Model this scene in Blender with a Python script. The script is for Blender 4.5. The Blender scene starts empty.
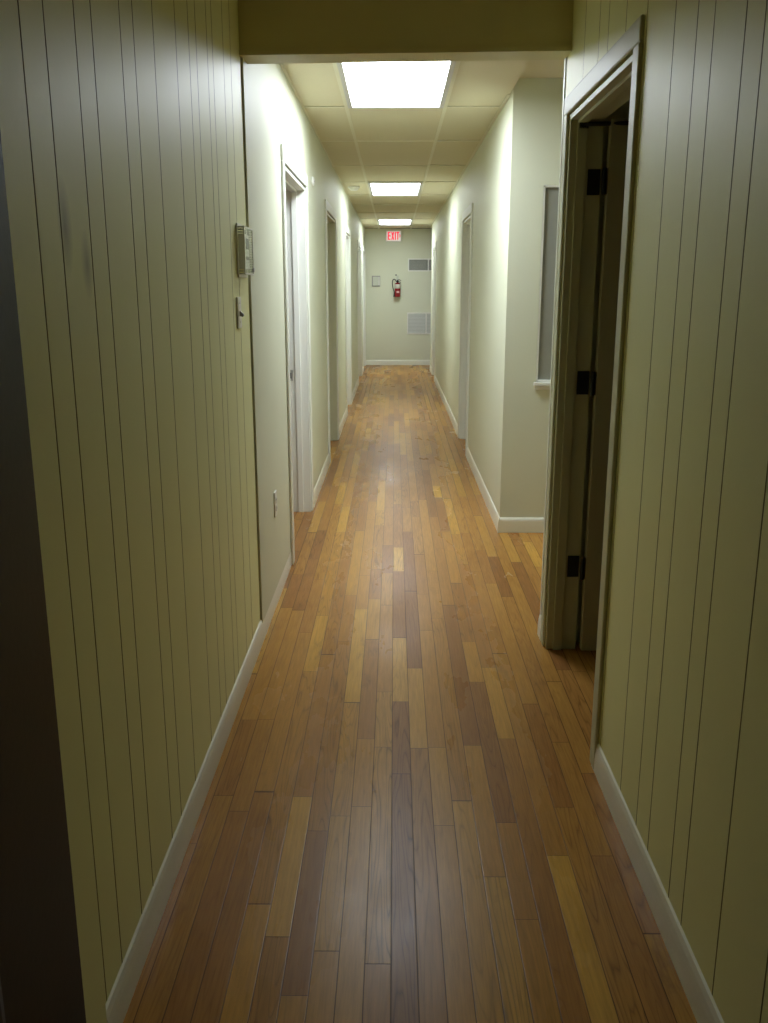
import bpy, math, random
from mathutils import Vector, Matrix
random.seed(7)
S = bpy.context.scene
COL = S.collection
PI = math.pi

# ------------------------------------------------------------------ helpers
class MB:
    """collects simple solids; build() links them as one mesh object"""
    def __init__(self):
        self.v = []; self.f = []; self.mi = []; self.sm = []
    def add(self, vs, fs, mi=0, smooth=False):
        n = len(self.v)
        self.v += [tuple(p) for p in vs]
        for f in fs:
            self.f.append([i + n for i in f]); self.mi.append(mi); self.sm.append(smooth)
        return self
    def box(self, x0, x1, y0, y1, z0, z1, mi=0):
        vs = [(x0,y0,z0),(x1,y0,z0),(x1,y1,z0),(x0,y1,z0),(x0,y0,z1),(x1,y0,z1),(x1,y1,z1),(x0,y1,z1)]
        fs = [(0,3,2,1),(4,5,6,7),(0,1,5,4),(1,2,6,5),(2,3,7,6),(3,0,4,7)]
        return self.add(vs, fs, mi)
    def prism(self, prof, axis, a, b, mi=0, smooth=False):
        """prof: closed 2D outline in the two other axes, in order (x,y),(x,z) or (y,z)"""
        n = len(prof)
        def P(p, t):
            if axis == 'z': return (p[0], p[1], t)
            if axis == 'y': return (p[0], t, p[1])
            return (t, p[0], p[1])
        vs = [P(p, a) for p in prof] + [P(p, b) for p in prof]
        fs = [(i, (i+1) % n, n + (i+1) % n, n + i) for i in range(n)]
        self.add(vs, fs, mi, smooth)
        self.add(vs, [tuple(range(n))[::-1], tuple(range(n, 2*n))], mi)
        return self
    def ring(self, centre, axis_dir, prof, seg=32, mi=0, smooth=True):
        """lathe: prof = [(t along axis, radius)]"""
        d = Vector(axis_dir).normalized()
        u = d.orthogonal().normalized(); w = d.cross(u)
        c = Vector(centre); vs = []; fs = []
        for t, r in prof:
            for k in range(seg):
                a = 2*PI*k/seg
                vs.append(c + d*t + u*(r*math.cos(a)) + w*(r*math.sin(a)))
        m = len(prof)
        for j in range(m-1):
            for k in range(seg):
                fs.append((j*seg+k, j*seg+(k+1) % seg, (j+1)*seg+(k+1) % seg, (j+1)*seg+k))
        self.add(vs, fs, mi, smooth)
        n = len(self.v) - len(vs)
        self.f.append([n+k for k in range(seg)][::-1]); self.mi.append(mi); self.sm.append(False)
        self.f.append([n+(m-1)*seg+k for k in range(seg)]); self.mi.append(mi); self.sm.append(False)
        return self
    def tube(self, pts, r, seg=10, mi=0):
        pts = [Vector(p) for p in pts]; vs = []; fs = []
        ref = None
        for i, p in enumerate(pts):
            t = (pts[min(i+1, len(pts)-1)] - pts[max(i-1, 0)]).normalized()
            if ref is None: ref = t.orthogonal().normalized()
            u = (ref - t*ref.dot(t)).normalized(); ref = u; w = t.cross(u)
            for k in range(seg):
                a = 2*PI*k/seg
                vs.append(p + u*(r*math.cos(a)) + w*(r*math.sin(a)))
        for j in range(len(pts)-1):
            for k in range(seg):
                fs.append((j*seg+k, j*seg+(k+1) % seg, (j+1)*seg+(k+1) % seg, (j+1)*seg+k))
        self.add(vs, fs, mi, True)
        n = len(self.v) - len(vs)
        self.f.append([n+k for k in range(seg)][::-1]); self.mi.append(mi); self.sm.append(False)
        self.f.append([n+(len(pts)-1)*seg+k for k in range(seg)]); self.mi.append(mi); self.sm.append(False)
        return self
    def build(self, name, mats, parent=None, bevel=0, segs=2, origin=None):
        if not isinstance(mats, (list, tuple)): mats = [mats]
        off = Vector(origin) if origin is not None else (parent.location if parent is not None and parent.parent is None else Vector((0,0,0)))
        if parent is not None and parent.parent is not None:
            off = parent.parent.location + parent.location
        if parent is not None and origin is None and parent.parent is None:
            off = parent.location
        vs = [Vector(p) - off for p in self.v]
        me = bpy.data.meshes.new(name)
        me.from_pydata(vs, [], self.f)
        for m in mats: me.materials.append(m)
        for p, mi, s in zip(me.polygons, self.mi, self.sm):
            p.material_index = mi; p.use_smooth = s
        import bmesh
        bm = bmesh.new(); bm.from_mesh(me)
        bmesh.ops.recalc_face_normals(bm, faces=bm.faces)
        bm.to_mesh(me); bm.free()
        o = bpy.data.objects.new(name, me); COL.objects.link(o)
        if parent is None:
            o.location = off
        else:
            o.parent = parent
        if bevel:
            b = o.modifiers.new('bevel', 'BEVEL'); b.width = bevel; b.segments = segs
            b.limit_method = 'ANGLE'; b.angle_limit = math.radians(40)
        return o

def tag(o, label, cat, group=None, kind=None):
    o['label'] = label; o['category'] = cat
    if group: o['group'] = group
    if kind: o['kind'] = kind
    return o

def empty(name, loc, label, cat, group=None, kind=None):
    o = bpy.data.objects.new(name, None); COL.objects.link(o)
    o.location = loc; o.empty_display_size = .1
    return tag(o, label, cat, group, kind)

# ------------------------------------------------------------------ materials
def newmat(name):
    m = bpy.data.materials.new(name); m.use_nodes = True
    nt = m.node_tree; b = nt.nodes['Principled BSDF']
    return m, nt, b

class NB:
    def __init__(self, nt): self.nt = nt
    def node(self, t, **k):
        n = self.nt.nodes.new(t)
        for a, v in k.items(): setattr(n, a, v)
        return n
    def link(self, a, b): self.nt.links.new(a, b)
    def math(self, op, a, b=None, c=None):
        n = self.node('ShaderNodeMath', operation=op)
        for i, v in enumerate((a, b, c)):
            if v is None: continue
            if isinstance(v, (int, float)): n.inputs[i].default_value = v
            else: self.link(v, n.inputs[i])
        return n.outputs[0]
    def mix(self, fac, a, b, blend='MIX'):
        n = self.node('ShaderNodeMix', data_type='RGBA', blend_type=blend)
        for s, v in ((n.inputs[0], fac), (n.inputs[6], a), (n.inputs[7], b)):
            if isinstance(v, (int, float)): s.default_value = v
            elif isinstance(v, tuple): s.default_value = (*v, 1) if len(v) == 3 else v
            else: self.link(v, s)
        return n.outputs[2]

def paint(name, col, rough=.45, spec=.5, var=.04, bump=.02, scale=60, stains=None):
    m, nt, b = newmat(name); g = NB(nt)
    tc = g.node('ShaderNodeTexCoord')
    n1 = g.node('ShaderNodeTexNoise'); n1.inputs['Scale'].default_value = 2.3; n1.inputs['Detail'].default_value = 4
    g.link(tc.outputs['Object'], n1.inputs['Vector'])
    lo = tuple(c*(1-var) for c in col); hi = tuple(min(1, c*(1+var)) for c in col)
    c = g.mix(n1.outputs['Fac'], lo, hi)
    if stains:
        for (p, r, dark) in stains:
            mp = g.node('ShaderNodeMapping', vector_type='POINT')
            mp.inputs['Location'].default_value = tuple(-p[i]/r[i] for i in range(3))
            mp.inputs['Scale'].default_value = tuple(1/r[i] for i in range(3))
            g.link(tc.outputs['Object'], mp.inputs['Vector'])
            ln = g.node('ShaderNodeVectorMath', operation='LENGTH')
            g.link(mp.outputs[0], ln.inputs[0])
            nz = g.math('MULTIPLY', n1.outputs['Fac'], .8)
            e = g.math('SUBTRACT', 1.35, g.math('ADD', ln.outputs['Value'], nz))
            cl = g.node('ShaderNodeClamp'); g.link(g.math('MULTIPLY', e, dark), cl.inputs[0]); 
            cl.inputs[2].default_value = dark
            c = g.mix(cl.outputs[0], c, (.16, .15, .10))
    g.link(c, b.inputs['Base Color'])
    n2 = g.node('ShaderNodeTexNoise'); n2.inputs['Scale'].default_value = scale; n2.inputs['Detail'].default_value = 3
    g.link(tc.outputs['Object'], n2.inputs['Vector'])
    bp = g.node('ShaderNodeBump'); bp.inputs['Strength'].default_value = bump*5; bp.inputs['Distance'].default_value = .004
    g.link(n2.outputs['Fac'], bp.inputs['Height']); g.link(bp.outputs[0], b.inputs['Normal'])
    r = g.math('ADD', rough - .04, g.math('MULTIPLY', n1.outputs['Fac'], .08))
    g.link(r, b.inputs['Roughness'])
    b.inputs['Specular IOR Level'].default_value = spec
    return m

def plain(name, col, rough=.5, metal=0, spec=.5):
    m, nt, b = newmat(name); g = NB(nt)
    n1 = g.node('ShaderNodeTexNoise'); n1.inputs['Scale'].default_value = 25
    tc = g.node('ShaderNodeTexCoord'); g.link(tc.outputs['Object'], n1.inputs['Vector'])
    g.link(g.mix(n1.outputs['Fac'], tuple(c*.95 for c in col), tuple(min(1, c*1.05) for c in col)), b.inputs['Base Color'])
    b.inputs['Roughness'].default_value = rough; b.inputs['Metallic'].default_value = metal
    b.inputs['Specular IOR Level'].default_value = spec
    return m

def emit(name, col, strength):
    m, nt, b = newmat(name)
    b.inputs['Base Color'].default_value = (.8, .8, .8, 1)
    b.inputs['Emission Color'].default_value = (*col, 1)
    b.inputs['Emission Strength'].default_value = strength
    return m

WALLC = (.68, .70, .545)
PANELC = (.82, .835, .46)
M_wall = paint('cream_green_wall_paint', WALLC, .55, .4, .03)
M_panel = paint('glossy_panel_paint', PANELC, .50, .4, .05, .015, 40,
                stains=[((-.555, 1.60, 1.56), (.5, .035, .085), .62), ((-.555, 1.70, 1.50), (.5, .03, .06), .5)])
M_groove = plain('dark_groove', (.30, .27, .12), .8)
M_panelr = paint('glossy_panel_paint_right', PANELC, .50, .4, .05, .015, 40)
M_trim = paint('white_trim_paint', (.76, .77, .70), .4, .5, .02, .01)
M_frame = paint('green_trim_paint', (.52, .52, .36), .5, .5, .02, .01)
M_base = paint('white_baseboard_paint', (.82, .83, .72), .30, .5, .04, .02)
M_beam = paint('beam_paint', (.62, .58, .32), .45, .5, .04)
M_tile = paint('ceiling_tile_face', (.72, .67, .49), .9, .2, .03, .05, 220)
M_grid = plain('ceiling_grid_enamel', (.78, .75, .58), .5)
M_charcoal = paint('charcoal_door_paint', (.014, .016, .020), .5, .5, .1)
M_dark = plain('low_bounce_dark', (.10, .10, .08), .8)  # dark tone put in so the unseen room walls bounce little light
M_lframe = plain('light_frame_enamel', (.62, .62, .60), .4)
M_white = plain('white_plastic', (.78, .78, .72), .35)
M_grey = plain('grey_plastic', (.33, .33, .30), .45)
M_black = plain('black_metal', (.012, .011, .010), .4, .3)
M_rubber = plain('black_rubber', (.015, .015, .015), .5)
M_red = plain('red_enamel', (.24, .008, .014), .25)
M_paper = plain('label_paper', (.58, .60, .50), .6)
M_pinkpaper = plain('pink_white_label', (.9, .55, .55), .6)
M_brass = plain('brass', (.55, .42, .2), .3, 1)
M_steel = plain('steel', (.5, .5, .48), .3, 1)
M_vent = plain('vent_grey_metal', (.40, .41, .36), .5)
M_ventl = plain('vent_pale_metal', (.58, .60, .56), .45)
M_ventdark = plain('duct_dark', (.10, .10, .09), .9)
M_pane = plain('frosted_grey_pane', (.28, .285, .25), .4)
M_leafg = paint('door_leaf_paint', (.42, .40, .28), .4, .5, .03)
M_lights = [emit('light_diffuser', (.89, .97, 1.05), e) for e in (20.0, 12.2, 13.2)]
M_exitface = emit('exit_sign_face', (1, .80, .74), .28)
M_exitred = emit('exit_red', (1, .06, .13), .5)
M_exitred.node_tree.nodes['Principled BSDF'].inputs['Base Color'].default_value = (.7, .01, .03, 1)
M_clear, nt, b = newmat('clear_polycarbonate')
g = NB(nt)
tr = g.node('ShaderNodeBsdfTransparent'); tr.inputs[0].default_value = (.96, .97, .95, 1)
gl = g.node('ShaderNodeBsdfGlossy'); gl.inputs['Roughness'].default_value = .12
fr = g.node('ShaderNodeFresnel'); mx = g.node('ShaderNodeMixShader')
g.link(g.math('MULTIPLY', fr.outputs[0], .25), mx.inputs[0]); g.link(tr.outputs[0], mx.inputs[1]); g.link(gl.outputs[0], mx.inputs[2])
g.link(mx.outputs[0], nt.nodes['Material Output'].inputs['Surface'])

# oak strip floor
M_floor, nt, b = newmat('oak_strip_floor'); g = NB(nt)
tc = g.node('ShaderNodeTexCoord'); sx = g.node('ShaderNodeSeparateXYZ'); g.link(tc.outputs['Object'], sx.inputs[0])
X, Y = sx.outputs[0], sx.outputs[1]
BW = .0585
u = g.math('DIVIDE', g.math('SUBTRACT', X, .055), BW)
row = g.math('FLOOR', u); fu = g.math('FRACT', u)
def white(v, dim='1D', w=None):
    n = g.node('ShaderNodeTexWhiteNoise', noise_dimensions=dim)
    if dim == '1D': g.link(v, n.inputs['W'])
    else: g.link(v, n.inputs['Vector'])
    return n
wr = white(row); sr = g.node('ShaderNodeSeparateColor'); g.link(wr.outputs['Color'], sr.inputs[0])
L = g.math('ADD', .62, g.math('MULTIPLY', sr.outputs[0], .55))
v0 = g.math('DIVIDE', g.math('ADD', Y, g.math('MULTIPLY', sr.outputs[1], 9.0)), L)
wv = g.math('MULTIPLY', g.math('SINE', g.math('ADD', g.math('MULTIPLY', v0, 2.6), g.math('MULTIPLY', row, 1.7))), .26)
v = g.math('ADD', v0, wv)
cell = g.math('FLOOR', v); fv = g.math('FRACT', v)
cid = g.node('ShaderNodeCombineXYZ'); g.link(row, cid.inputs[0]); g.link(cell, cid.inputs[1])
wc = white(cid.outputs[0], '2D'); sc_ = g.node('ShaderNodeSeparateColor'); g.link(wc.outputs['Color'], sc_.inputs[0])
ramp = g.node('ShaderNodeValToRGB')
cr = ramp.color_ramp; cr.interpolation = 'LINEAR'
stops = [(0, (.29, .130, .036)), (.15, (.36, .170, .042)), (.5, (.425, .212, .048)), (.74, (.46, .236, .050)), (.9, (.51, .275, .055)), (1, (.58, .33, .065))]
cr.elements[0].position = 0; cr.elements[0].color = (*stops[0][1], 1)
cr.elements[1].position = 1; cr.elements[1].color = (*stops[-1][1], 1)
for p, c in stops[1:-1]:
    e = cr.elements.new(p); e.color = (*c, 1)
g.link(sc_.outputs[0], ramp.inputs[0])
# grain
off = g.math('MULTIPLY', sc_.outputs[1], 37.0)
gv = g.node('ShaderNodeCombineXYZ')
g.link(g.math('ADD', g.math('MULTIPLY', X, 1.0), off), gv.inputs[0]); g.link(g.math('MULTIPLY', Y, .055), gv.inputs[1]); g.link(off, gv.inputs[2])
gn = g.node('ShaderNodeTexNoise'); gn.inputs['Scale'].default_value = 130; gn.inputs['Detail'].default_value = 5; gn.inputs['Roughness'].default_value = .65
g.link(gv.outputs[0], gn.inputs['Vector'])
gv2 = g.node('ShaderNodeCombineXYZ')
g.link(g.math('ADD', X, off), gv2.inputs[0]); g.link(g.math('MULTIPLY', Y, .055), gv2.inputs[1]); g.link(off, gv2.inputs[2])
wn = g.node('ShaderNodeTexNoise'); wn.inputs['Scale'].default_value = 17; wn.inputs['Detail'].default_value = 1.5
g.link(gv2.outputs[0], wn.inputs['Vector'])
cath = g.math('FRACT', g.math('MULTIPLY', wn.outputs['Fac'], 16.0))
cath = g.math('POWER', g.math('ABSOLUTE', g.math('SUBTRACT', g.math('MULTIPLY', cath, 2), 1)), 5)
grain = g.math('ADD', g.math('MULTIPLY', g.math('SUBTRACT', gn.outputs['Fac'], .5), .85), g.math('MULTIPLY', cath, g.math('MULTIPLY', g.math('POWER', sc_.outputs[2], 1.5), -.5)))
gfac = g.math('ADD', 1.0, grain)
gcol = g.node('ShaderNodeCombineColor')
for i in range(3): g.link(gfac, gcol.inputs[i])
col = g.mix(1.0, ramp.outputs[0], gcol.outputs[0], 'MULTIPLY')
# traffic wear: a greyish, dull trodden lane down the middle with blotches
bn = g.node('ShaderNodeTexNoise'); bn.inputs['Scale'].default_value = 2.2; bn.inputs['Detail'].default_value = 5; bn.inputs['Roughness'].default_value = .6
mp = g.node('ShaderNodeMapping'); mp.inputs['Scale'].default_value = (1.6, .55, 1); g.link(tc.outputs['Object'], mp.inputs['Vector']); g.link(mp.outputs[0], bn.inputs['Vector'])
lane = g.math('SUBTRACT', 1.0, g.math('DIVIDE', g.math('ABSOLUTE', g.math('SUBTRACT', X, .06)), .42))
lanec = g.node('ShaderNodeClamp'); g.link(lane, lanec.inputs[0])
wear = g.math('MULTIPLY', lanec.outputs[0], g.math('SUBTRACT', g.math('MULTIPLY', bn.outputs['Fac'], 2.6), .62))
wearc = g.node('ShaderNodeClamp'); g.link(wear, wearc.inputs[0])
WEAR = wearc.outputs[0]
col = g.mix(g.math('MULTIPLY', WEAR, .22), col, (.20, .135, .085))
# dark water/heel stains
dn = g.node('ShaderNodeTexNoise'); dn.inputs['Scale'].default_value = 5.5; dn.inputs['Detail'].default_value = 6; dn.inputs['Roughness'].default_value = .7
mp2 = g.node('ShaderNodeMapping'); mp2.inputs['Scale'].default_value = (2.2, .7, 1); g.link(tc.outputs['Object'], mp2.inputs['Vector']); g.link(mp2.outputs[0], dn.inputs['Vector'])
dk = g.node('ShaderNodeClamp'); g.link(g.math('MULTIPLY', g.math('SUBTRACT', dn.outputs['Fac'], .57), 5.0), dk.inputs[0])
col = g.mix(g.math('MULTIPLY', g.math('MULTIPLY', dk.outputs[0], g.math('POWER', sc_.outputs[1], 2.0)), .75), col, (.10, .055, .028))
# grime and old dark finish along the walls, plus painted-in shade at the edges
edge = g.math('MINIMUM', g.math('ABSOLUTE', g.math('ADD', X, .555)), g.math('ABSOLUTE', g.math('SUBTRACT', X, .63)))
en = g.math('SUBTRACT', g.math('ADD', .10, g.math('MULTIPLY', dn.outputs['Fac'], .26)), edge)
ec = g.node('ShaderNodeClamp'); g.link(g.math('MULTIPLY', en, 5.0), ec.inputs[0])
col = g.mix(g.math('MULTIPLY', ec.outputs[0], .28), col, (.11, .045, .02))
# joints
eu = g.math('MULTIPLY', g.math('MINIMUM', fu, g.math('SUBTRACT', 1.0, fu)), BW)
ev = g.math('MULTIPLY', g.math('MINIMUM', fv, g.math('SUBTRACT', 1.0, fv)), g.math('MULTIPLY', L, .8))
ed = g.math('MINIMUM', eu, ev)
jn = g.node('ShaderNodeMapRange'); jn.inputs[1].default_value = .0004; jn.inputs[2].default_value = .0018; jn.inputs[3].default_value = 1; jn.inputs[4].default_value = 0
g.link(ed, jn.inputs[0])
col = g.mix(g.math('MULTIPLY', jn.outputs[0], .85), col, (.03, .014, .008))
g.link(col, b.inputs['Base Color'])
rg = g.math('ADD', .20, g.math('ADD', g.math('MULTIPLY', WEAR, .10), g.math('MULTIPLY', bn.outputs['Fac'], .12)))
g.link(rg, b.inputs['Roughness'])
b.inputs['Specular IOR Level'].default_value = .10
hgt = g.math('ADD', g.math('MULTIPLY', jn.outputs[0], -.35), g.math('ADD', g.math('MULTIPLY', grain, .12), g.math('MULTIPLY', sc_.outputs[2], .0)))
bp = g.node('ShaderNodeBump'); bp.inputs['Strength'].default_value = .35; bp.inputs['Distance'].default_value = .0015
g.link(hgt, bp.inputs['Height']); g.link(bp.outputs[0], b.inputs['Normal'])

# ------------------------------------------------------------------ measures
XL, XR = -.562, .634
ZC = 2.5
YE = 17.42           # end wall
YB0, YB1 = 3.55, 3.67  # beam
YF = 5.33            # wall facing us beside the corridor
DH = 2.05            # door opening height
T = .12              # wall thickness
XLF, XRF, TL = XL+.008, .646, .165   # smooth walls further down
def st(o, label, cat): return tag(o, label, cat, kind='structure')

# floor and ceilings
st(MB().box(-2.6, 2.7, -2.6, YE+.2, -.1, 0).build('floor', M_floor), 'worn oak strip floor running the whole length of the hallway', 'floor')

def panel_profile(x_face, sgn, y0, y1, grooves, depth=.004, w=.0024):
    """plan outline of a grooved sheet; sgn = +1 when the room lies at larger x"""
    pts = [(x_face, y0)]
    for gy in grooves:
        pts += [(x_face, gy-w), (x_face - sgn*depth, gy-w*.45), (x_face - sgn*depth, gy+w*.45), (x_face, gy+w)]
    pts += [(x_face, y1), (x_face - sgn*T, y1), (x_face - sgn*T, y0)]
    return pts
def mark_grooves(o, x_face, sgn):
    for p in o.data.polygons:
        c = p.center
        if abs(p.normal.z) < .5 and abs(c.x - x_face) > .0005 and abs(c.x - x_face) < .006: p.material_index = 1

LG = [1.478, 1.581, 1.731, 1.828, 2.017, 2.118, 2.291, 2.523, 2.681, 2.779, 2.939, 3.025, 3.212, 3.353]
m = MB().prism(panel_profile(XL, 1, 1.30, 3.566, LG), 'z', 0, ZC)
wl = m.build('wall_left', [M_panel, M_groove]); mark_grooves(wl, XL, 1)
st(wl, 'grooved plank panelled wall on the left, painted yellow green', 'wall')

# right panelled wall with its doorway
D0, D1 = 2.592, 3.512
DHN = 2.061   # near doorway a touch taller
RG = [1.20, 1.30, 1.507, 1.708, 1.801, 1.978, 2.088, 2.255, 2.506]
RG2 = [2.73, 2.95, 3.08, 3.31]
m = MB()
m.prism(panel_profile(XR, -1, .55, D0, RG), 'z', 0, ZC)
m.prism(panel_profile(XR, -1, D0, D1, RG2), 'z', DHN+.01, ZC)
m.prism(panel_profile(XR, -1, D1, 3.630, []), 'z', 0, ZC)
wr_ = m.build('wall_right', [M_panelr, M_groove]); mark_grooves(wr_, XR, -1)
st(wr_, 'grooved plank panelled wall on the right around the dark doorway', 'wall')
st(MB().box(XR+.004, XR+T, 3.630, 3.640, 0, ZC+.06, 1).box(XR-.004, XR+T, 3.640, 3.66, 0, ZC+.06).build('trim_2', [M_trim, M_groove]),
   'white corner strip ending the right panelled wall', 'trim')

# long walls with door openings
def long_wall(name, xf, sgn, y0, y1, doors, mat, T):
    m = MB(); xs = sorted((xf, xf - sgn*T)); y = y0
    for a, bb in doors:
        m.box(xs[0], xs[1], y, a, 0, ZC); m.box(xs[0], xs[1], a, bb, DH+.01, ZC); y = bb
    m.box(xs[0], xs[1], y, y1, 0, ZC)
    return m.build(name, mat)
LD = [(4.72, 5.845), (7.575, 8.715), (10.47, 11.45), (13.90, 15.25), (16.14, 17.19)]
RD = [(7.90, 8.83), (14.45, 15.45)]
st(long_wall('wall_left_far', XLF, 1, 3.574, YE, LD, M_wall, TL), 'smooth pale wall on the left with five doorways', 'wall')
st(long_wall('wall_right_far', XRF, -1, YF+T, 16.35, RD, M_wall, T), 'smooth pale wall on the right with two doorways', 'wall')
st(MB().box(XL-.11, XL-.012, 3.566, 3.574, 0, ZC).build('trim_3', M_groove), 'dark seam where the panelling meets the smooth left wall', 'trim')

# wall facing us with the window
WX0, WX1, WZ0, WZ1 = .832, 1.75, .915, 2.01
m = MB().box(XRF, WX0, YF, YF+T, 0, ZC+.06).box(WX1, 2.6, YF, YF+T, 0, ZC+.06).box(WX0, WX1, YF, YF+T, 0, WZ0).box(WX0, WX1, YF, YF+T, WZ1, ZC+.06)
st(m.build('wall_alcove', M_wall), 'pale wall facing the viewer beside the hallway, with a grey window', 'wall')
w = tag(empty('window_1', (1.3, YF, WZ0), '', ''), 'grey paned window with a white sill, in the wall behind the dark doorway', 'window', kind='structure')
m = MB()
for a, bb, c, d in ((WX0, WX0+.012, WZ0, WZ1), (WX1-.012, WX1, WZ0, WZ1), (WX0, WX1, WZ1-.012, WZ1), (WX0, WX1, WZ0, WZ0+.012), (1.29, 1.315, WZ0, WZ1)):
    m.box(a, bb, YF+.002, YF+.05, c, d)
m.build('window_frame', M_white, w, .002)
MB().box(WX0+.006, WX1-.006, YF+.018, YF+.026, WZ0+.006, WZ1-.006).build('pane', M_pane, w)
MB().box(WX0-.012, WX1+.012, YF-.03, YF+.02, WZ0-.022, WZ0).box(WX0-.006, WX1+.006, YF-.012, YF, WZ0-.045, WZ0-.022).build('window_sill', M_trim, w, .004)

# end wall, closing walls of side spaces
st(MB().box(-2.6, 2.7, YE, YE+.15, 0, ZC).build('wall_end', M_wall), 'pale green end wall under the exit sign', 'wall')
m = MB()
m.box(2.6, 2.7, -2.6, YE, 0, ZC+.06)                       # far right limit
m.box(XR+T, 2.6, 3.57, 3.66, 0, ZC+.06)                   # between near room and alcove
st(m.build('wall_side', M_wall), 'side walls of the alcove and rooms off the hallway', 'wall')
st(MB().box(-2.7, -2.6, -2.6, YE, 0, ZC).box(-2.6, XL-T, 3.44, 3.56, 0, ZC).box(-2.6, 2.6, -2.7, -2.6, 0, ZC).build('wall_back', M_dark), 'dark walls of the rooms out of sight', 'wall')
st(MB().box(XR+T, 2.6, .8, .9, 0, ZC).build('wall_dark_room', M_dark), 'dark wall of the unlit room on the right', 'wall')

# ceiling: tiles and T-bar grid, holes under the lights filled by the fixtures
rows = [3.67, 4.49, 5.80, 7.10, 8.50, 9.78, 11.13, 12.45, 13.75, 15.0, 16.30, YE]
cols = [XL, -.29, .30, XRF]
st(MB().box(-2.7, 2.7, -2.7, YB0, ZC, ZC+.1).box(-2.7, XRF, YB0, YE+.15, ZC+.02, ZC+.12).box(XRF, 2.7, YF+.05, YE+.15, ZC+.02, ZC+.12).box(XRF, 2.7, YB0, YF, ZC+.06, ZC+.12).build('ceiling', M_tile), 'ceiling above the hallway', 'ceiling')
m = MB(); rnd = random.Random(3)
allc = cols + [1.22, 1.9, 2.6]
for j in range(len(rows)-1):
    for i in range(len(allc)-1):
        if i >= 3 and j < len(rows)-2: continue
        if i == 1 and j in (1, 5, 9): continue
        dz = rnd.uniform(-.002, .004)
        m.box(allc[i]+.003, allc[i+1]-.003, rows[j]+(.024 if j in (3, 4, 7) else .004), rows[j+1]-.004, ZC+.003+dz, ZC+.016+dz)
st(m.build('ceiling_tiles', M_tile), 'beige suspended ceiling tiles between the lights', 'ceiling')
m = MB()
for yy in rows[1:-1]:
    m.box(XL, XR, yy-.011, yy+.011, ZC-.002, ZC+.0025)
for xx in cols[1:-1]:
    for j in range(len(rows)-1):
        m.box(xx-.011, xx+.011, rows[j]+.011, rows[j+1]-.011, ZC-.002, ZC+.0025)
m.box(XL, XL+.018, 3.67, YE, ZC-.002, ZC+.0025); m.box(XRF-.018, XRF, YF+T, 16.35, ZC-.002, ZC+.0025)
st(m.build('ceiling_grid', M_grid), 'pale metal grid holding the ceiling tiles', 'ceiling')

# beam across the hallway
m = MB().prism([(YB0, 2.285), (YB0-.012, 2.285), (YB0-.012, 2.268), (YB1, 2.268), (YB1, ZC), (YB0, ZC)], 'x', XL, XR)
bm_ = m.build('beam', M_beam)
for vtx in bm_.data.vertices:
    if vtx.co.z < 2.4 and vtx.co.x > 0: vtx.co.z += .012
st(bm_, 'low painted beam crossing the hallway above the end of the panelling', 'beam')

# baseboards
def bb_prof(x, sgn, h=.096, t=.011):
    return [(x, 0), (x+sgn*t, 0), (x+sgn*t, h*.40), (x+sgn*t*.93, h*.60), (x+sgn*t*.75, h*.80), (x+sgn*t*.42, h*.95), (x, h)]
def baseboard(name, x, sgn, spans, label, mat=M_base):
    m = MB()
    for a, bb in spans: m.prism(bb_prof(x, sgn), 'y', a, bb)
    st(m.build(name, mat), label, 'baseboard')
baseboard('baseboard_left', XL, 1, [(1.45, 4.642)], 'white baseboard along the left panelled wall')
baseboard('baseboard_left_far', XLF, 1, [(5.93, 7.49), (8.80, 10.40), (11.53, 13.82), (15.33, 16.06), (17.27, YE)], 'white baseboards between the left doorways')
baseboard('baseboard_right', XR, -1, [(.55, 2.56)], 'white baseboard along the right panelled wall up to the doorway')
baseboard('baseboard_right_end', XR, -1, [(3.588, 3.66)], 'short white baseboard piece beyond the dark doorway')
m = MB()
for a, bb in [(YF-.014, 7.815), (8.915, 14.37), (15.53, 16.35)]: m.prism(bb_prof(XRF, -1), 'y', a, bb)
pr = [(YF, 0), (YF-.014, 0), (YF-.014, .070), (YF-.0126, .080), (YF-.0084, .089), (YF, .092)]
m.prism(pr, 'x', XRF, 2.6)
st(m.build('baseboard_right_far', M_base), 'white baseboard along the far right wall and round its corner', 'baseboard')
pr = [(YE, 0), (YE-.014, 0), (YE-.014, .075), (YE-.008, .092), (YE, .095)]
st(MB().prism(pr, 'x', XL+.016, 2.6).build('baseboard_end', M_base), 'white baseboard along the end wall', 'baseboard')

# charcoal frame of the doorway we look through
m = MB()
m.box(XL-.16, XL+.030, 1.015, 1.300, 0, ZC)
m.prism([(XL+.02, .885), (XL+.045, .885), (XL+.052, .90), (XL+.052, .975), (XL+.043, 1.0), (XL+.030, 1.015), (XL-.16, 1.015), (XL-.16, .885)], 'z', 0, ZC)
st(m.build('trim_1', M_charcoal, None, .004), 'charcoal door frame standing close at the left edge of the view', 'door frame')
st(MB().box(XL, XL+.010, 1.33, 1.447, 0, ZC).build('trim_4', M_panel, None, .004), 'flat painted strip between charcoal frame and left panelling', 'trim')

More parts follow.
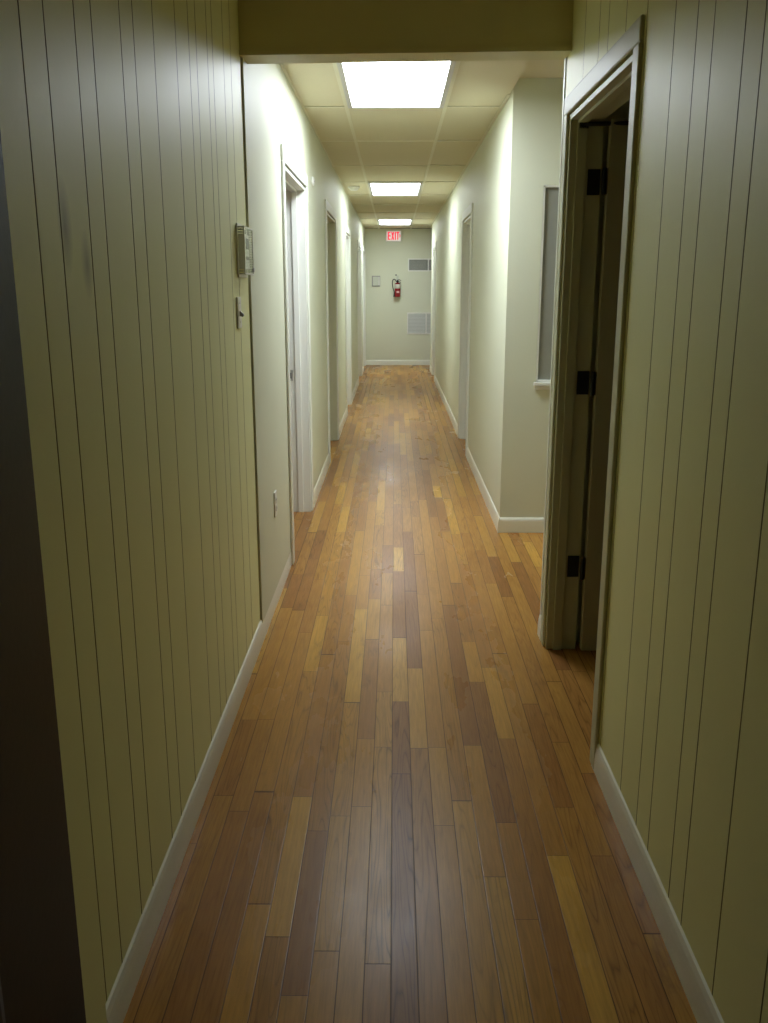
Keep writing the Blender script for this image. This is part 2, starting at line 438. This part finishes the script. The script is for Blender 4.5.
# ------------------------------------------------------------------ doors
def doorway(name, x, sgn, a, bb, label, mat_case, mat_jamb, leaf=True, near=.075, casing_t=.013, T=T, H=DH):
    """sgn=+1: the room (hallway) lies at larger x"""
    d = tag(empty(name, (x, a, 0), '', ''), label, 'door', kind='structure')
    cw = near; s1 = -T*.5
    def X(t): return x + sgn*t
    def bx(m, t0, t1, y0, y1, z0, z1):
        p, q = sorted((X(t0), X(t1))); m.box(p, q, y0, y1, z0, z1)
    def cas(y0, y1, z0, z1):
        m = MB(); bx(m, 0, casing_t, y0, y1, z0, z1); return m
    cas(a-cw-.005, a-.005, 0, H+.005).build('side_casing', mat_case, d, .005)
    cas(bb+.005, bb+cw+.005, 0, H+.005).build('side_casing', mat_case, d, .005)
    cas(a-cw-.005, bb+cw+.005, H+.005, H+.005+cw).build('head_casing', mat_case, d, .005)
    m = MB()
    bx(m, -T, .001, a, a+.018, 0, H-.018); bx(m, -T, .001, bb-.018, bb, 0, H-.018); bx(m, -T, .001, a, bb, H-.018, H)
    m.build('jamb', mat_jamb, d, .0015)
    m = MB()
    for y0, y1, z0, z1 in ((a+.018, a+.030, 0, H-.030), (bb-.030, bb-.018, 0, H-.030), (a+.018, bb-.018, H-.030, H-.018)):
        bx(m, s1, s1+.035, y0, y1, z0, z1)
    m.build('door_stop', mat_jamb, d, .002)
    if leaf:
        m = MB(); bx(m, s1-.040, s1-.003, a+.021, bb-.021, .008, H-.021)
        lf = m.build('door_leaf', M_trim, d, .002)
        m = MB(); m.ring((X(s1-.003), a+.09, .95), (sgn, 0, 0), [(0, .03), (.006, .03), (.007, .012), (.03, .012), (.034, .024), (.045, .028), (.056, .024), (.06, .01)], 20)
        m.build('door_knob', M_brass, lf)
    return d
dl = [('first left doorway from the beam, open, white jamb with strike plate', M_trim, M_trim),
      ('second left doorway from the beam, with green jamb', M_trim, M_frame),  # jamb takes the green trim paint, casing the white
      ('third left doorway from the beam', M_trim, M_trim),
      ('fourth left doorway from the beam', M_trim, M_trim),
      ('last left doorway, next to the end wall', M_trim, M_trim)]
for k, ((a, bb), (lab, mc, mj)) in enumerate(zip(LD, dl)):
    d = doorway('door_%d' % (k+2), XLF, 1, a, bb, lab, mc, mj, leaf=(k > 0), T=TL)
    if k == 0:
        m = MB().box(XLF-.126, XLF-.098, bb-.0195, bb-.0178, .870, .940)
        sp = m.build('strike_plate', M_steel, d, .0004)
        MB().box(XLF-.120, XLF-.108, bb-.0200, bb-.0192, .885, .922).build('latch_hole', M_black, sp)
        # leaf swung back into the room, out of the way of the opening
        MB().box(XL-TL-1.14, XL-TL-.002, a-.04, a-.002, .008, DH-.02).build('door_leaf', M_trim, d, .002)
for k, ((a, bb), lab) in enumerate(zip(RD, ['white doorway in the far right wall, halfway down the hallway', 'last right doorway close to the end of the far right wall'])):
    doorway('door_%d' % (k+7), XRF, -1, a, bb, lab, M_trim, M_trim, leaf=True)

# near right doorway: door opened back into the dark room on black hinges
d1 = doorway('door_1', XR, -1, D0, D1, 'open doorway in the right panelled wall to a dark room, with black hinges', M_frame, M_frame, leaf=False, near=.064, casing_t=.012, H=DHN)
LY1 = D1 - .022          # leaf lies at right angles to the wall beyond the far jamb
lx0 = XR + T + .016
lf = MB().box(lx0, lx0+.80, LY1-.036, LY1, .010, DHN-.022).build('door_leaf', M_leafg, d1, .002)
for zc in (1.83, 1.10, .36):
    m = MB()
    m.box(XR+.070, XR+T-.004, D1-.0205, D1-.0175, zc-.045, zc+.045)
    m.box(lx0-.0015, lx0+.001, LY1-.034, LY1-.002, zc-.045, zc+.045)
    m.ring((XR+T+.004, LY1-.030, zc-.047), (0, 0, 1), [(0, .004), (.003, .008), (.091, .008), (.094, .004)], 12)
    m.build('hinge', M_black, lf, .0008)
m = MB()
m.ring((lx0+.74, LY1-.036, .95), (0, -1, 0), [(0, .03), (.006, .03), (.007, .012), (.03, .012), (.034, .024), (.045, .028), (.056, .024), (.06, .01)], 20)
m.build('door_knob', M_black, lf)
# overhead stop: bracket on the head jamb, arm to the leaf
m = MB()
m.box(XR+.030, XR+.062, D1-.030, D1-.017, DHN-.050, DHN-.020)
m.tube([(XR+.046, D1-.026, DHN-.034), (XR+.12, D1-.045, DHN-.036), (XR+.26, LY1-.052, DHN-.038)], .008, 10)
m.box(XR+.24, XR+.30, LY1-.058, LY1-.036, DHN-.06, DHN-.024)
m.build('overhead_stop_arm', M_black, d1, .001)

# ------------------------------------------------------------------ ceiling lights
for (y0, y1), ml, lab in zip([(4.49, 5.80), (9.78, 11.13), (15.0, 16.30)], M_lights,
        ['large bright ceiling light panel just past the beam', 'middle bright ceiling light panel over the hallway', 'small-looking ceiling light panel just before the exit sign']):
    r = empty('ceiling_light', (.005, (y0+y1)/2, ZC), lab, 'ceiling light', 'light panels in the hallway ceiling')
    x0, x1 = -.279, .289; a, bb = y0+.012, y1-.012; t = .027
    m = MB()
    m.box(x0, x0+t, a, bb, ZC-.010, ZC+.018); m.box(x1-t, x1, a, bb, ZC-.010, ZC+.018)
    m.box(x0+t, x1-t, a, a+t, ZC-.010, ZC+.018); m.box(x0+t, x1-t, bb-t, bb, ZC-.010, ZC+.018)
    m.build('light_frame', M_lframe, r, .001)
    MB().box(x0+t, x1-t, a+t, bb-t, ZC+.012, ZC+.017).build('diffuser', ml, r)

# ------------------------------------------------------------------ exit sign
ex = empty('exit_sign', (-.003, YE, 2.28), 'lit exit sign with red letters and arrow, high on the end wall', 'exit sign')
MB().box(-.165, .125, YE-.045, YE, 2.265, 2.465).build('sign_housing', M_white, ex, .004)
MB().box(-.150, .112, YE-.048, YE-.044, 2.280, 2.452).build('sign_face', M_exitface, ex)
m = MB(); yA, yB = YE-.0505, YE-.0475
def stroke(p, q, w):
    (x0, z0), (x1, z1) = p, q; dx, dz = x1-x0, z1-z0; l = math.hypot(dx, dz); nx, nz = -dz/l*w/2, dx/l*w/2
    m.prism([(x0+nx, z0+nz), (x1+nx, z1+nz), (x1-nx, z1-nz), (x0-nx, z0-nz)], 'y', yA, yB)
zb, zt = 2.298, 2.438; W = .021
def E_(x, w):
    stroke((x+W/2, zb), (x+W/2, zt), W)
    for z in (zb+W/2, (zb+zt)/2, zt-W/2): stroke((x, z), (x+w, z), W)
def X_(x, w):
    stroke((x+W*.6, zb), (x+w-W*.6, zt), W); stroke((x+W*.6, zt), (x+w-W*.6, zb), W)
def I_(x): stroke((x+W/2, zb), (x+W/2, zt), W)
def T_(x, w):
    stroke((x+w/2, zb), (x+w/2, zt), W); stroke((x, zt-W/2), (x+w, zt-W/2), W)
E_(-.125, .050); X_(-.066, .062); I_(.004); T_(.031, .054)
stroke((.088, (zb+zt)/2+.026), (.104, (zb+zt)/2), .011); stroke((.088, (zb+zt)/2-.026), (.104, (zb+zt)/2), .011)
m.build('sign_letters', M_exitred, ex)

# ------------------------------------------------------------------ fire extinguisher
fx, fy = .058, YE-.085
fe = empty('fire_extinguisher', (fx, fy, 1.27), 'small red fire extinguisher with black hose hanging on the end wall', 'fire extinguisher')
m = MB().ring((fx, fy, 1.270), (0, 0, 1), [(0, .045), (.004, .053), (.015, .056), (.232, .056), (.245, .048), (.254, .034), (.259, .020), (.262, .016)], 32)
m.build('cylinder_body', M_red, fe)
MB().ring((fx, fy, 1.424), (0, 0, 1), [(0, .0562), (.0005, .0568), (.0755, .0568), (.076, .0562)], 32).build('paper_label', M_paper, fe)
m = MB()
pts = [(fx+.0575*math.sin(a), fy-.0575*math.cos(a)) for a in [(-.35+.1*i) for i in range(10)]]
inn = [(fx+.0555*math.sin(a), fy-.0555*math.cos(a)) for a in [(-.35+.1*i) for i in range(10)]][::-1]
m.prism(pts+inn, 'z', 1.345, 1.378)
m.build('small_label', M_pinkpaper, fe)
m = MB().ring((fx, fy, 1.528), (0, 0, 1), [(0, .016), (.03, .017), (.034, .013), (.048, .013), (.05, .008)], 20)
m.box(fx-.028, fx+.012, fy-.010, fy+.010, 1.540, 1.560)
m.build('valve', M_black, fe)
m = MB()
m.prism([(fx-.005, 1.566), (fx+.050, 1.542), (fx+.062, 1.520), (fx+.052, 1.518), (fx+.040, 1.534), (fx-.010, 1.556)], 'y', fy-.010, fy+.010)
m.prism([(fx-.012, 1.574), (fx+.030, 1.590), (fx+.068, 1.566), (fx+.064, 1.558), (fx+.030, 1.578), (fx-.010, 1.562)], 'y', fy-.010, fy+.010)
m.build('handle', M_black, fe, .001)
import itertools
ctrl = [(fx-.024, fy, 1.552), (fx-.055, fy-.01, 1.590), (fx-.088, fy-.02, 1.575), (fx-.098, fy-.02, 1.51), (fx-.085, fy-.02, 1.43), (fx-.066, fy-.02, 1.37), (fx-.064, fy-.02, 1.32)]
def cr(P, n=6):
    P = [Vector(p) for p in P]; Q = [P[0]*2-P[1]] + P + [P[-1]*2-P[-2]]; out = []
    for i in range(1, len(Q)-2):
        for k in range(n):
            t = k/n; a, b_, c, d = Q[i-1:i+3]
            out.append(.5*((2*b_)+(c-a)*t+(2*a-5*b_+4*c-d)*t*t+(3*b_-a-3*c+d)*t**3))
    return out + [P[-1]]
hs = MB().tube(cr(ctrl), .0085, 10).build('hose', M_rubber, fe)
MB().ring((fx-.064, fy-.02, 1.335), (0, 0, -1), [(0, .010), (.04, .013), (.065, .016)], 16).build('nozzle', M_rubber, hs)
m = MB().box(fx-.02, fx+.02, YE-.006, YE, 1.50, 1.66).box(fx-.012, fx+.012, YE-.085+.012, YE-.004, 1.585, 1.597)
m.build('wall_bracket', M_paper, fe, .001)
MB().ring((fx-.030, YE, 1.668), (0, -1, 0), [(0, .013), (.008, .013), (.012, .008)], 14).build('hook_screw', M_black, fe)

# ------------------------------------------------------------------ control box, vents
cb = empty('control_box', (-.347, YE, 1.46), 'pale square control box on the end wall beside the extinguisher', 'control box')
m = MB().box(-.425, -.27, YE-.022, YE, 1.458, 1.655); m.build('box_body', M_grey, cb, .006)
MB().box(-.405, -.305, YE-.030, YE-.021, 1.478, 1.638).build('box_cover', M_paper, cb, .004)
MB().box(-.300, -.280, YE-.026, YE-.021, 1.478, 1.638).build('side_strip', M_white, cb, .003)

def vent(name, x0, x1, z0, z1, mull, n, label, mat, back):
    r = empty(name, ((x0+x1)/2, YE, z0), label, 'air vent', 'vents on the end wall')
    fr = .022; m = MB()
    m.box(x0-fr, x0, YE-.012, YE, z0-fr, z1+fr); m.box(x1, x1+fr, YE-.012, YE, z0-fr, z1+fr)
    m.box(x0, x1, YE-.012, YE, z0-fr, z0); m.box(x0, x1, YE-.012, YE, z1, z1+fr)
    m.box(mull-.014, mull+.014, YE-.012, YE, z0, z1)
    m.build('vent_frame', M_white, r, .002)
    MB().box(x0, x1, YE-.003, YE-.001, z0, z1).build('vent_back', back, r)
    m = MB(); st_ = (z1-z0)/n
    for k in range(n):
        z = z0 + (k+.5)*st_
        for a, b_ in ((x0+.004, mull-.016), (mull+.016, x1-.004)):
            m.prism([(YE-.010, z-st_*.42), (YE-.009, z-st_*.46), (YE-.0035, z+st_*.25), (YE-.0045, z+st_*.29)], 'x', a, b_)
    m.build('vent_slats', mat, r)
    return r
vent('air_vent', .272, 1.00, 1.755, 1.945, .632, 14, 'dark grey louvred vent high on the end wall', M_vent, M_ventdark)
vent('air_vent', .262, .98, .600, .960, .600, 14, 'pale louvred return vent low on the end wall', M_ventl, M_vent)

# ------------------------------------------------------------------ left wall fittings
# thermostat under a clear locking guard
zg0, zg1, yg0, yg1 = 1.502, 1.668, 3.325, 3.520; p = .029
th = empty('thermostat', (XL, 3.425, 1.52), 'white thermostat with small display inside the clear guard on the left wall', 'thermostat')
MB().box(XL, XL+.021, 3.365, 3.485, 1.520, 1.645).build('thermostat_body', [M_white], th, .006, 3)
MB().box(XL+.0212, XL+.0225, 3.405, 3.465, 1.592, 1.630).build('display', M_black, th)
m = MB()
for q in (3.412, 3.435, 3.458): MB().box(XL+.021, XL+.0235, q-.006, q+.006, 1.555, 1.567).build('button', M_grey, th, .001)
gd = empty('thermostat_guard', (XL, 3.40, 1.508), 'clear slotted plastic guard box over the thermostat on the left wall', 'guard')
m = MB()
m.box(XL, XL+.006, yg0-.012, yg0+.004, zg0, zg1); m.box(XL, XL+.006, yg1-.004, yg1+.012, zg0, zg1)
m.box(XL, XL+.006, yg0, yg1, zg1-.004, zg1+.010); m.box(XL, XL+.006, yg0, yg1, zg0-.010, zg0+.004)
for yy in (yg0, yg1):
    m.box(XL+.004, XL+p, yy-.003, yy+.003, zg1-.005, zg1); m.box(XL+.004, XL+p, yy-.003, yy+.003, zg0, zg0+.005)
    m.box(XL+p-.004, XL+p+.001, yy-.003, yy+.003, zg0, zg1)
m.box(XL+p-.004, XL+p+.001, yg0, yg1, zg1-.005, zg1+.001); m.box(XL+p-.004, XL+p+.001, yg0, yg1, zg0-.001, zg0+.005)
m.build('guard_frame', M_white, gd, .001)
m = MB()
m.box(XL+p-.002, XL+p, yg0+.003, yg1-.003, zg0+.005, zg1-.005)
m.box(XL+.006, XL+p-.004, yg0+.003, yg1-.003, zg1-.004, zg1-.002); m.box(XL+.006, XL+p-.004, yg0+.003, yg1-.003, zg0+.002, zg0+.004)
m.build('clear_cover', M_clear, gd)
for yy in (yg0, yg1):
    m = MB()
    for k in range(17):
        z = zg0+.012 + k*(zg1-zg0-.024)/16
        m.box(XL+.006, XL+p-.004, yy-.0015, yy+.0015, z-.0022, z+.0022)
    m.build('slotted_side', M_white, gd)
MB().ring((XL+p, yg1-.03, 1.520), (1, 0, 0), [(0, .008), (.006, .008), (.008, .006)], 16).build('lock', M_steel, gd)

sw = empty('light_switch', (XL, 3.305, 1.366), 'toggle light switch below the thermostat guard on the panelling', 'light switch')
MB().box(XL, XL+.007, 3.268, 3.342, 1.314, 1.424).build('switch_plate', M_white, sw, .003)
MB().prism([(XL+.006, 1.357), (XL+.006, 1.377), (XL+.020, 1.364), (XL+.021, 1.358), (XL+.017, 1.354)], 'y', 3.299, 3.311).build('toggle', M_grey, sw, .001)
for z in (1.336, 1.402): MB().ring((XL+.006, 3.305, z), (1, 0, 0), [(0, .0035), (.0018, .003)], 10).build('plate_screw', M_steel, sw)
ol = empty('wall_outlet', (XLF, 4.062, .48), 'pale electric outlet plate low on the smooth left wall', 'outlet')
MB().box(XLF, XLF+.007, 4.027, 4.097, .422, .540).build('outlet_plate', M_white, ol, .003)
for z in (.461, .501):
    s_ = MB().ring((XLF+.006, 4.062, z), (1, 0, 0), [(0, .016), (.003, .016), (.0035, .015)], 20).build('socket', M_white, ol)
    MB().box(XLF+.0092, XLF+.0099, 4.054, 4.056, z-.004, z+.005).box(XLF+.0092, XLF+.0099, 4.068, 4.070, z-.004, z+.005).build('socket_slots', M_black, s_)

# smoke detector on the ceiling, round cap high on the left wall
sd = empty('smoke_detector', (-.44, 10.25, ZC), 'small white smoke detector on the ceiling left of the middle light', 'smoke detector')
MB().ring((-.44, 10.25, ZC+.003), (0, 0, -1), [(0, .065), (.012, .065), (.016, .058)], 28).build('detector_base', M_white, sd)
MB().ring((-.44, 10.25, ZC-.013), (0, 0, -1), [(0, .05), (.012, .048), (.022, .036), (.026, .015)], 28).build('detector_dome', M_white, sd)
MB().ring((-.405, 10.235, ZC-.028), (0, 0, -1), [(-.008, .006), (.002, .006), (.004, .003)], 12).build('indicator_lamp', M_trim, sd)
cp = empty('round_cap', (XLF, 6.35, 2.14), 'small round cap high on the left wall between first and second doorways', 'cap')
MB().ring((XLF, 6.35, 2.14), (1, 0, 0), [(0, .03), (.008, .03), (.016, .022), (.018, .008)], 20).build('cap_disc', M_white, cp)
MB().ring((XLF+.016, 6.35, 2.14), (1, 0, 0), [(0, .006), (.006, .005)], 10).build('cap_screw', M_steel, cp)

# ------------------------------------------------------------------ camera
f = 900.0; th_ = math.atan(.25); psi = math.atan(10.5*math.cos(th_)/f)
F = Vector((-math.sin(psi)*math.cos(th_), math.cos(psi)*math.cos(th_), -math.sin(th_)))
R = Vector((math.cos(psi), math.sin(psi), 0)); U = R.cross(F)
cam = bpy.data.cameras.new('camera'); co = bpy.data.objects.new('camera', cam); COL.objects.link(co)
cam.sensor_fit = 'VERTICAL'; cam.sensor_height = 24; cam.lens = f/1023*24
cam.clip_start = .02
co.matrix_world = Matrix(((R.x, U.x, -F.x, 0), (R.y, U.y, -F.y, 0), (R.z, U.z, -F.z, 1.46), (0, 0, 0, 1)))
S.camera = co

# ------------------------------------------------------------------ world and look
w = bpy.data.worlds.new('world'); S.world = w; w.use_nodes = True
w.node_tree.nodes['Background'].inputs[0].default_value = (.5, .55, .6, 1)
w.node_tree.nodes['Background'].inputs[1].default_value = 0.0
S.view_settings.view_transform = 'Standard'; S.view_settings.look = 'None'
S.view_settings.exposure = 0.29; S.view_settings.gamma = 1; S.view_settings.use_curve_mapping = False
S.cycles.use_denoising = True
S.cycles.max_bounces = 12; S.cycles.diffuse_bounces = 8; S.cycles.glossy_bounces = 4
